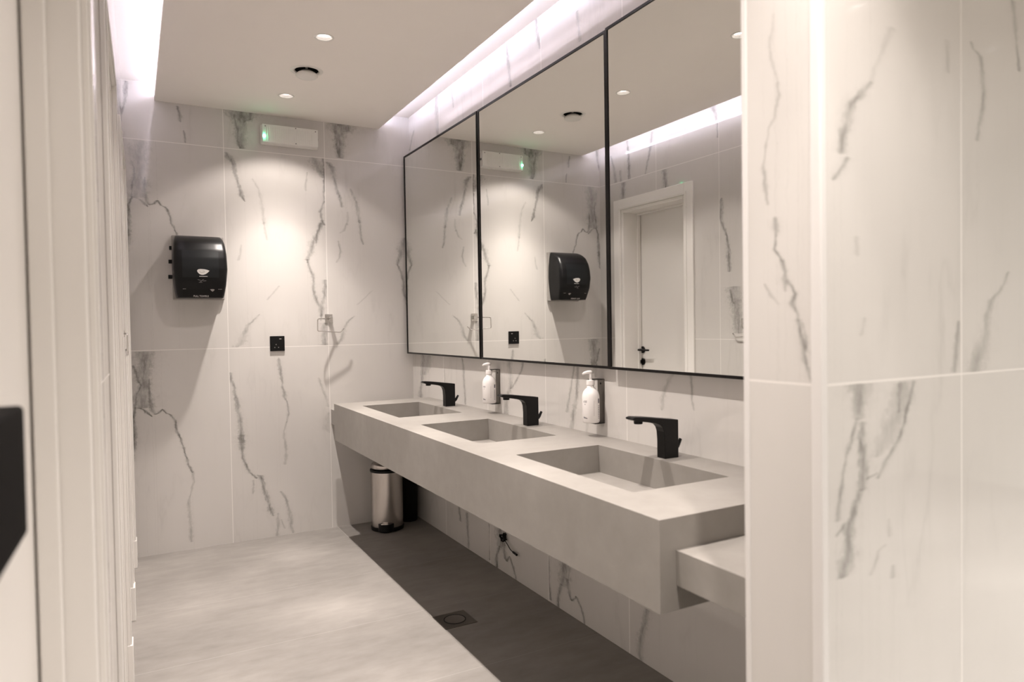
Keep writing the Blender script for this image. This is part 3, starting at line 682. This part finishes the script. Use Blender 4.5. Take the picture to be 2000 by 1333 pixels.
# ------------------------------------------------------------------ washbasin counter with three sunken basins
CX0, CX1, CY0, CY1, CZ0, CZ1 = 1.053, XW, 1.227, 4.169, 0.615, 0.835
BAS = [(1.165, 1.515, 3.322, 3.955), (1.165, 1.517, 2.398, 3.022), (1.170, 1.526, 1.468, 2.119)]
ct = thing('washbasin_counter', 'long grey stone wall-hung counter with three square sunken basins', 'counter', (CX0, CY0, CZ0))
def L3(x, y, z): return (x-CX0, y-CY0, z-CZ0)
bm = BM()
def q4(bm, pts): return bm.faces.new([bm.verts.new(L3(*p)) for p in pts])
def rect(bm, x0, x1, y0, y1, z): q4(bm, [(x0, y0, z), (x1, y0, z), (x1, y1, z), (x0, y1, z)])
yb = [CY0] + [w for b_ in reversed(BAS) for w in b_[2:]] + [CY1]
for i in range(0, 8, 2): rect(bm, CX0, CX1, yb[i], yb[i+1], CZ1)
for x0, x1, y0, y1 in BAS: rect(bm, CX0, x0, y0, y1, CZ1); rect(bm, x1, CX1, y0, y1, CZ1)
rect(bm, CX0, CX1, CY0, CY1, CZ0)
for p, q in (((CX0, CY0), (CX1, CY0)), ((CX1, CY0), (CX1, CY1)), ((CX1, CY1), (CX0, CY1)), ((CX0, CY1), (CX0, CY0))):
    q4(bm, [(*p, CZ0), (*q, CZ0), (*q, CZ1), (*p, CZ1)])
bmesh.ops.remove_doubles(bm, verts=bm.verts, dist=0.0002)
obj('slab', bm, MAT['stone'], ct)
for x0, x1, y0, y1 in BAS:
    bm = BM(); zb = CZ1-0.102; xm, ym = (x0+x1)/2, y1-0.06
    for p, q in (((x0, y0), (x1, y0)), ((x1, y0), (x1, y1)), ((x1, y1), (x0, y1)), ((x0, y1), (x0, y0))):
        q4(bm, [(*p, CZ1), (*q, CZ1), (*q, zb), (*p, zb)])
    rect(bm, x0, x1, y0, y1, zb)
    bmesh.ops.remove_doubles(bm, verts=bm.verts, dist=0.0002)
    bs = obj('basin', bm, MAT['stone'], ct)
    dr = lathe([(0.026, zb+0.0005), (0.026, zb+0.0025), (0.023, zb+0.0035)], 32, center=((x0+x1)/2, (y0+y1)/2), off=(-CX0, -CY0, -CZ0))
    obj('drain', dr, MAT['black_matt'], bs)
sh = boxm(1.102, XW, YP1+0.004, CY0, 0.674, 0.758)
tag(obj('stone_shelf', sh, MAT['stone'], bevel=0.001), 'lower grey stone shelf joining the near counter end to the pier', 'shelf')
tag(obj('stone_shelf', boxm(1.108, XW, CY1, YB, 0.674, 0.770), MAT['stone'], bevel=0.001), 'lower grey stone shelf filling the gap between counter and back wall', 'shelf')

# ------------------------------------------------------------------ faucets
def make_faucet(y, label):
    t = thing('faucet', label, 'faucet', (1.578, y, CZ1), 0, 'black basin faucets')
    # one casting: upright column flowing into a flat arm that rises gently to the tip
    prof = [(0.031, 0.0), (0.031, 0.128), (-0.03, 0.136), (-0.10, 0.1455), (-0.150, 0.150), (-0.162, 0.147), (-0.162, 0.142), (-0.150, 0.137),
            (-0.10, 0.129), (-0.062, 0.1215), (-0.047, 0.116), (-0.037, 0.106), (-0.0315, 0.091), (-0.029, 0.06), (-0.029, 0.0)]
    obj('body', prism(prof, -0.0205, 0.0205, 'Y'), MAT['black_matt'], t, bevel=0.0055, seg=4)
    obj('aerator', lathe([(0.0135, 0.124), (0.0145, 0.126), (0.0145, 0.140)], 28, center=(-0.125, 0)), MAT['black_plastic'], t)
    pts = smooth_path([(0.026, 0, 0.028), (0.040, 0, 0.030), (0.058, 0, 0.058)], 0.01)
    obj('lever', tube(pts, [0.0075]*(len(pts)-1)+[0.0055], 14), MAT['black_matt'], t, smooth=True)
    return t
make_faucet(3.640, 'matt black faucet behind the farthest basin')
make_faucet(2.712, 'matt black faucet behind the middle basin, between the soap bottles')
make_faucet(1.793, 'matt black faucet behind the nearest basin')

# ------------------------------------------------------------------ soap bottles in wall brackets
def make_soap(y, zb, label, lab_br):
    x = 1.618
    br = thing('soap_bracket', lab_br, 'bracket', (XW, y, zb), 0, 'black soap brackets')
    obj('back_plate', boxm(-0.004, 0.0, -0.022, 0.022, -0.006, 0.1746), MAT['bracket'], br, bevel=0.001)
    bm = BM()
    box(bm, -0.052, -0.003, 0.009, 0.022, 0.1728, 0.1746); box(bm, -0.052, -0.003, -0.022, -0.009, 0.1728, 0.1746); box(bm, -0.040, -0.003, -0.009, 0.009, 0.1728, 0.1746)
    obj('neck_arm', bm, MAT['black_matt'], br)
    bm = BM(); box(bm, -0.050, -0.003, -0.022, 0.022, -0.006, -0.0035); obj('foot_arm', bm, MAT['black_matt'], br, bevel=0.0005)
    obj('screw', lathe([(0.004, -0.0055), (0.004, -0.0035)], 16, axis='X', off=(0, 0, 0.155)), MAT['dark'], br)
    t = thing('soap_bottle', label, 'soap bottle', (x, y, zb), 0, 'white soap bottles')
    R = 0.0355
    b_ = obj('bottle', lathe([(R-0.004, 0.0), (R, 0.005), (R, 0.102), (R-0.001, 0.112), (R-0.005, 0.124), (R-0.012, 0.134), (R-0.0195, 0.1405), (0.0145, 0.142), (0.0145, 0.152)], 48), MAT['soap'], t, smooth=True)
    obj('collar', lathe([(0.0165, 0.152), (0.0168, 0.153), (0.0168, 0.170), (0.0155, 0.1712), (0.006, 0.1725)], 40), MAT['soap'], t, smooth=False, bevel=0.0006)
    pm = obj('pump', lathe([(0.0052, 0.171), (0.0048, 0.198)], 20), MAT['soap'], t, smooth=True)
    hd = tube([(0.010, 0.004, 0.2015), (0.0, 0.0, 0.2035), (-0.012, 0.004, 0.2035), (-0.024, 0.009, 0.2005), (-0.031, 0.012, 0.195)], [0.0055, 0.0075, 0.0068, 0.0055, 0.004], 16)
    obj('nozzle', hd, MAT['soap'], pm, smooth=True)
    # printed label: dark lines wrapped on the bottle
    def patch(name, a0, a1, z0, z1, mat, par, r=R+0.0004):
        bm = BM(); n = max(2, int(abs(a1-a0)/0.08)); v = []
        for k in range(n+1):
            a = a0+(a1-a0)*k/n
            v.append((bm.verts.new((r*math.cos(a), r*math.sin(a), z0)), bm.verts.new((r*math.cos(a), r*math.sin(a), z1))))
        for p, q in zip(v, v[1:]): bm.faces.new((p[0], q[0], q[1], p[1]))
        return bm
    bm = BM()
    def add_patch(a0, a1, z0, z1):
        p = patch('', a0, a1, z0, z1, None, None); me = bpy.data.meshes.new('tmp'); p.to_mesh(me); p.free(); bm.from_mesh(me); bpy.data.meshes.remove(me)
    D = math.radians
    for k, (w, h) in enumerate(((3.2, .007), (2.2, .010), (3.6, .008), (2.4, .009))): add_patch(D(184+k*7), D(184+k*7+w), 0.083, 0.083+h)
    add_patch(D(193), D(197), 0.074, 0.078)
    obj('print', bm, MAT['label_ink'], b_); bm = BM()
    for k in range(6): add_patch(D(182+k*5), D(182+k*5+3.6), 0.020-k*0.0004, 0.026-k*0.0009)
    obj('print', bm, MAT['label_ink'], b_)
    bm = BM()
    for k in range(13): add_patch(D(254), D(258), 0.030+k*0.0048, 0.033+k*0.0048)
    obj('side_print', bm, MAT['label_pale'], b_)
    bm = BM(); add_patch(D(289), D(303), 0.080, 0.098)
    for k in range(8): add_patch(D(289), D(299), 0.018+k*0.007, 0.021+k*0.007)
    obj('barcode', bm, MAT['label_ink'], b_)
    return t
make_soap(3.205, 0.889, 'white pump soap bottle nearer the back wall, beside the middle faucet', 'black wall bracket of the farther soap bottle')
make_soap(2.295, 0.893, 'white pump soap bottle nearer the camera, under the mirror seam', 'black wall bracket of the nearer soap bottle')

# ------------------------------------------------------------------ paper towel dispenser
DX, DW = 0.346, 0.280
t = thing('towel_dispenser', 'glossy black paper towel dispenser on the left of the back wall', 'towel dispenser', (DX, YB, 1.478))
DHt = 0.362
def d_prof(s):   # s 0..1 from bottom to top -> half width, depth
    depth = [(0, .168), (.10, .182), (.25, .203), (.45, .210), (.62, .203), (.75, .188), (.86, .162), (.93, .128), (.975, .090), (1.0, .050)]
    hw = [(0, .121), (.05, .126), (.2, .134), (.45, .141), (.7, .1385), (.88, .132), (.95, .126), (1.0, .120)]
    def I(tb):
        for (a, v), (b_, w) in zip(tb, tb[1:]):
            if s <= b_: return v+(w-v)*(s-a)/(b_-a)
        return tb[-1][1]
    return I(hw), I(depth)
def d_front(x, z):
    h, d = d_prof(z/DHt); e = min(1, abs(x)/h)
    return -(d*(1-0.05*e**2))
bm = BM(); rings = []; ns = 36; nk = 40
for i in range(ns+1):
    s_ = i/ns; h, d = d_prof(s_); ring = []; rc = min(0.028, d*0.45)
    pts = [(h, -0.028)]
    for k in range(7): a = k/6*PI/2; pts.append((h-rc+rc*math.cos(a), -(d*0.95-rc)-rc*math.sin(a)))
    for k in range(1, 12): x = (h-rc)*(1-k/6.0); pts.append((x, -d*(1-0.05*(x/h)**2)))
    for k in range(7): a = PI/2-k/6*PI/2; pts.append((-(h-rc)-rc*math.cos(a), -(d*0.95-rc)-rc*math.sin(a)))
    pts.append((-h, -0.028))
    rings.append([bm.verts.new((x, y, s_*DHt)) for x, y in pts])
for a, b_ in zip(rings, rings[1:]):
    for k in range(len(a)-1): bm.faces.new((a[k], a[k+1], b_[k+1], b_[k]))
    bm.faces.new((a[-1], a[0], b_[0], b_[-1]))
bm.faces.new(rings[0][::-1]); bm.faces.new(rings[-1])
cover = obj('cover', bm, MAT['black_gloss'], t, smooth=True)
md = cover.modifiers.new('edge', 'EDGE_SPLIT'); md.split_angle = math.radians(50)
bk_ = obj('back_plate', boxm(-0.139, 0.139, -0.030, -0.0005, -0.008, DHt+0.004), MAT['grey_plastic'], t, bevel=0.006)
for z, x in ((0.292, -0.152), (0.213, -0.157), (0.125, -0.160)):
    obj('hinge_knob', boxm(x, -0.137, -0.020, -0.006, z-0.011, z+0.011), MAT['black_plastic'], bk_, bevel=0.002)
def front_patch(x0, x1, z0, z1, nx=10, nz=14, lift=0.0012, bm=None):
    bm = bm or BM(); g = []
    for j in range(nz+1):
        z = z0+(z1-z0)*j/nz
        g.append([bm.verts.new((x0+(x1-x0)*i/nx, d_front(x0+(x1-x0)*i/nx, z)-lift, z)) for i in range(nx+1)])
    for a, b_ in zip(g, g[1:]):
        for i in range(nx): bm.faces.new((a[i], a[i+1], b_[i+1], b_[i]))
    return bm
obj('window', front_patch(-0.098, 0.092, 0.112, 0.265), MAT['smoke'], cover, smooth=True)
def front_poly(pts, lift, bm=None):
    bm = bm or BM(); bm.faces.new([bm.verts.new((x, d_front(x, z)-lift, z)) for x, z in pts]); return bm
LGX, LGZ, LS = 0.009, 0.142, 0.000335
lg = [(605, 740), (612, 724), (630, 712), (660, 707), (720, 711), (765, 721), (798, 734), (770, 765), (740, 789), (700, 805), (670, 804), (640, 790), (617, 766)]
lg = [(LGX+(x-700)*LS, LGZ+(757-z)*LS) for x, z in lg]
bm = front_poly(lg, 0.0032); bm = front_poly([(LGX-0.021, LGZ-0.026), (LGX+0.022, LGZ-0.026), (LGX+0.022, LGZ-0.0232), (LGX-0.021, LGZ-0.0232)], 0.0030, bm)
obj('leaf_logo', bm, MAT['leaf_logo'], cover)
bm = BM()   # thin swirl inside the leaf
pth = [(LGX-0.022, LGZ+0.004), (LGX-0.010, LGZ-0.004), (LGX+0.006, LGZ-0.001), (LGX+0.004, LGZ+0.006), (LGX-0.004, LGZ+0.005)]
for (xa, za), (xb, zb_) in zip(pth, pth[1:]):
    nx_, nz_ = -(zb_-za), xb-xa; l_ = math.hypot(nx_, nz_); nx_, nz_ = nx_/l_*0.0008, nz_/l_*0.0008
    front_poly([(xa-nx_, za-nz_), (xb-nx_, zb_-nz_), (xb+nx_, zb_+nz_), (xa+nx_, za+nz_)], 0.0040, bm)
obj('logo_swirl', bm, MAT['grey_plastic'], cover)
bm = BM()   # dim scribbled emblem under the window
for pts in ([(-0.020, .098), (-0.004, .094), (-0.004, .097), (-0.020, .101)], [(-0.006, .086), (0.004, .092), (0.002, .095), (-0.008, .089)], [(0.002, .094), (0.012, .099), (0.012, .102), (0.000, .097)],
            [(0.008, .090), (0.024, .092), (0.024, .0955), (0.008, .093)], [(-0.014, .083), (0.004, .083), (0.004, .0855), (-0.014, .0855)]): front_poly(pts, 0.0012, bm)
obj('emblem', bm, MAT['logo_dim'], cover)
tray = obj('outlet', front_patch(-0.096, 0.108, 0.004, 0.046, 10, 5), MAT['black_plastic'], cover)
bm = BM(); front_poly([(-0.096, 0.0462), (0.108, 0.0462), (0.108, 0.0482), (-0.096, 0.0482)], 0.0016, bm); obj('outlet_edge', bm, MAT['grey_plastic'], cover)
bm = BM(); front_poly([(0.044, 0.046), (0.056, 0.048), (0.068, 0.046), (0.066, 0.040), (0.058, 0.033), (0.052, 0.037)], 0.003, bm); obj('hand_icon', bm, MAT['grey_plastic'], cover)
fc = bpy.data.curves.new('towel_text', 'FONT'); fc.body = 'PULL TOWELS'; fc.size = 0.0125; fc.extrude = 0.0003; fc.align_x = 'CENTER'
fo = bpy.data.objects.new('lettering', fc); C.objects.link(fo); fo.rotation_euler = (PI/2, 0, 0)
fo.location = (-0.002, -0.1755, 0.0035); fo.data.materials.append(MAT['leaf_logo'])
bpy.context.view_layer.update()
tm = bpy.data.meshes.new_from_object(fo.evaluated_get(bpy.context.evaluated_depsgraph_get()))
to = bpy.data.objects.new('lettering_print', tm); C.objects.link(to); to.parent = cover
to.rotation_euler = fo.rotation_euler; to.location = fo.location; bpy.data.objects.remove(fo)

# ------------------------------------------------------------------ emergency light
t = thing('emergency_light', 'white emergency bulkhead light with green indicator high on back wall', 'emergency light', (0.882, YB, 2.484))
obj('housing', boxm(-0.172, 0.172, -0.026, -0.0005, -0.060, 0.058), MAT['lamp_white'], t, bevel=0.004)
bm = boxm(-0.166, 0.166, -0.062, -0.026, -0.055, 0.053)
for k in range(22): box(bm, -0.150+k*0.0132, -0.150+k*0.0132+0.005, -0.0645, -0.0615, -0.046, 0.044)
df = obj('diffuser', bm, MAT['diffuser'], t, bevel=0.0035)
for x, z in ((-0.150, 0.040), (0.150, 0.040), (0.030, 0.046), (0.030, -0.048)):
    obj('screw', lathe([(0.0035, -0.0655), (0.0035, -0.0640)], 14, axis='Y', off=(x, 0, z)), MAT['logo_dim'], df)
obj('clip', boxm(0.166, 0.171, -0.045, -0.030, -0.010, 0.004), MAT['logo_dim'], df)
obj('indicator', lathe([(0.0075, -0.0655), (0.0060, -0.071), (0.002, -0.073)], 24, axis='Y', off=(-0.158, 0, -0.020)), MAT['green_led'], t)

# ------------------------------------------------------------------ socket plate
t = thing('socket_plate', 'square black socket plate at the tile joint on back wall', 'socket', (0.7835, YB, 1.202))
pl = obj('plate', boxm(-0.0435, 0.0435, -0.009, -0.0005, -0.0465, 0.0465), MAT['black_plastic'], t, bevel=0.002)
obj('indicator', boxm(0.012, 0.024, -0.0105, -0.0088, 0.026, 0.031), MAT['grey_plastic'], pl, bevel=0.0005)
for x, z in ((-0.008, -0.006), (-0.016, -0.024), (0.006, -0.024)):
    obj('socket_hole', lathe([(0.0028, -0.0098), (0.0028, -0.0088)], 12, axis='Y', off=(x, 0, z)), MAT['grey_plastic'], pl)

# ------------------------------------------------------------------ wire toilet roll holders
def make_holder(label, loc, rz, out=1.0):
    t = thing('roll_holder', label, 'holder', loc, rz, 'chrome wire roll holders')
    pl = obj('rosette', boxm(-0.024, 0.024, -0.006, -0.0005, -0.028, 0.028), MAT['chrome'], t, bevel=0.001)
    obj('clamp', boxm(-0.006, 0.014, -0.050*out, -0.005, -0.016, 0.010), MAT['chrome'], pl, bevel=0.002)
    yo = -0.062*out
    pts = smooth_path([(0.004, -0.045*out, -0.002), (-0.088, yo*1.35, -0.003), (-0.090, yo*1.35, -0.080), (0.060, yo, -0.090), (0.084, yo*0.9, -0.066)], 0.010)
    obj('wire', tube(pts, 0.0035, 12), MAT['chrome'], t, smooth=True)
    return t
make_holder('chrome wire toilet roll holder on the back wall, empty', (1.104, YB, 1.355), 0)
p = lw_pt(3.06, 0.0, 1.285)
make_holder('chrome wire roll holder on the left wall, seen only in the mirror', p, PI/2-LW_ROT, 0.3)

# ------------------------------------------------------------------ bins
bx, by = 1.408, 4.272
t = thing('pedal_bin', 'brushed steel pedal bin under the far end of the counter', 'bin', (bx, by, 0), math.radians(-24))
R = 0.102
obj('base', lathe([(R+0.001, 0.0), (R+0.003, 0.004), (R+0.003, 0.022), (R, 0.026)], 56), MAT['black_plastic'], t, bevel=0.001)
obj('body', lathe([(R, 0.026), (R, 0.372)], 64), MAT['steel'], t, smooth=True).modifiers.new('e', 'EDGE_SPLIT')
obj('rim', lathe([(R+0.003, 0.372), (R+0.004, 0.376), (R+0.004, 0.384), (R+0.001, 0.387)], 64), MAT['black_plastic'], t)
ld = obj('lid', lathe([(R-0.003, 0.387), (R-0.003, 0.412), (R-0.006, 0.420), (R-0.03, 0.432), (0.03, 0.438)], 64), MAT['steel'], t, smooth=True)
obj('hinge', boxm(-0.055, 0.055, R-0.012, R+0.016, 0.33, 0.425), MAT['black_plastic'], t, bevel=0.006)
bm = BM(); pts = [(0.050*math.cos(PI*k/12), -0.050*math.sin(PI*k/12)-R+0.020) for k in range(13)]
prism(pts, 0.004, 0.054, 'Z', bm)
pd = obj('pedal', bm, MAT['black_plastic'], t, bevel=0.004)
obj('pedal_pad', boxm(-0.028, 0.014, -R-0.024, -R-0.004, 0.0538, 0.0558), MAT['chrome'], pd, bevel=0.001)
t = thing('waste_bin', 'plain black bin half hidden behind the steel pedal bin', 'bin', (1.590, 4.374, 0))
obj('body', lathe([(0.054, 0.0), (0.058, 0.008), (0.062, 0.40), (0.064, 0.405), (0.064, 0.412), (0.059, 0.412), (0.053, 0.02)], 48), MAT['black_plastic'], t, smooth=True).modifiers.new('e', 'EDGE_SPLIT')
obj('rim', lathe([(0.0605, 0.4125), (0.066, 0.4125), (0.066, 0.422), (0.0605, 0.422)], 48, cap0=False, cap1=False), MAT['black_plastic'], t)

# ------------------------------------------------------------------ floor drain and cable
t = thing('floor_drain', 'square floor drain with round grate in the shade under the counter', 'drain', (1.209, 2.768, 0), math.radians(0))
obj('frame_plate', boxm(-0.076, 0.076, -0.074, 0.074, 0.0002, 0.0022), simple('drain_plate', (0.16, 0.145, 0.13), 0.35, metal=0.7), t, bevel=0.0006)
obj('ring', lathe([(0.049, 0.0022), (0.049, 0.0035), (0.045, 0.0035), (0.045, 0.0022)], 56, cap0=False, cap1=False), MAT['dark'], t)
obj('grate', lathe([(0.0445, 0.0022), (0.0445, 0.0030), (0.040, 0.0034)], 56), simple('drain_grate', (0.26, 0.24, 0.22), 0.3, metal=0.8), t)
t = thing('wall_cable', 'short knotted black cable sticking out of the wall below the counter', 'cable', (XW, 3.155, 0.19))
pts = []
for k in range(60):
    a = k*0.42; r = 0.017+0.007*math.sin(k*1.7)
    pts.append((-0.012-0.010*math.sin(k*0.9), r*math.cos(a)*1.2, r*math.sin(a)))
obj('knot', tube(pts, 0.0026, 8), MAT['black_plastic'], t, smooth=True)
obj('outlet_grommet', lathe([(0.012, -0.004), (0.012, -0.0003)], 20, axis='X'), MAT['black_plastic'], t)
pts = smooth_path([(-0.014, -0.012, -0.008), (-0.018, -0.055, -0.020), (-0.016, -0.085, -0.042), (-0.016, -0.120, -0.046)], 0.03)
obj('loose_end', tube(pts, 0.0022, 8), MAT['black_plastic'], t, smooth=True)
obj('plug', tube([(-0.016, -0.112, -0.045), (-0.016, -0.150, -0.049)], 0.0055, 12), MAT['black_plastic'], t)
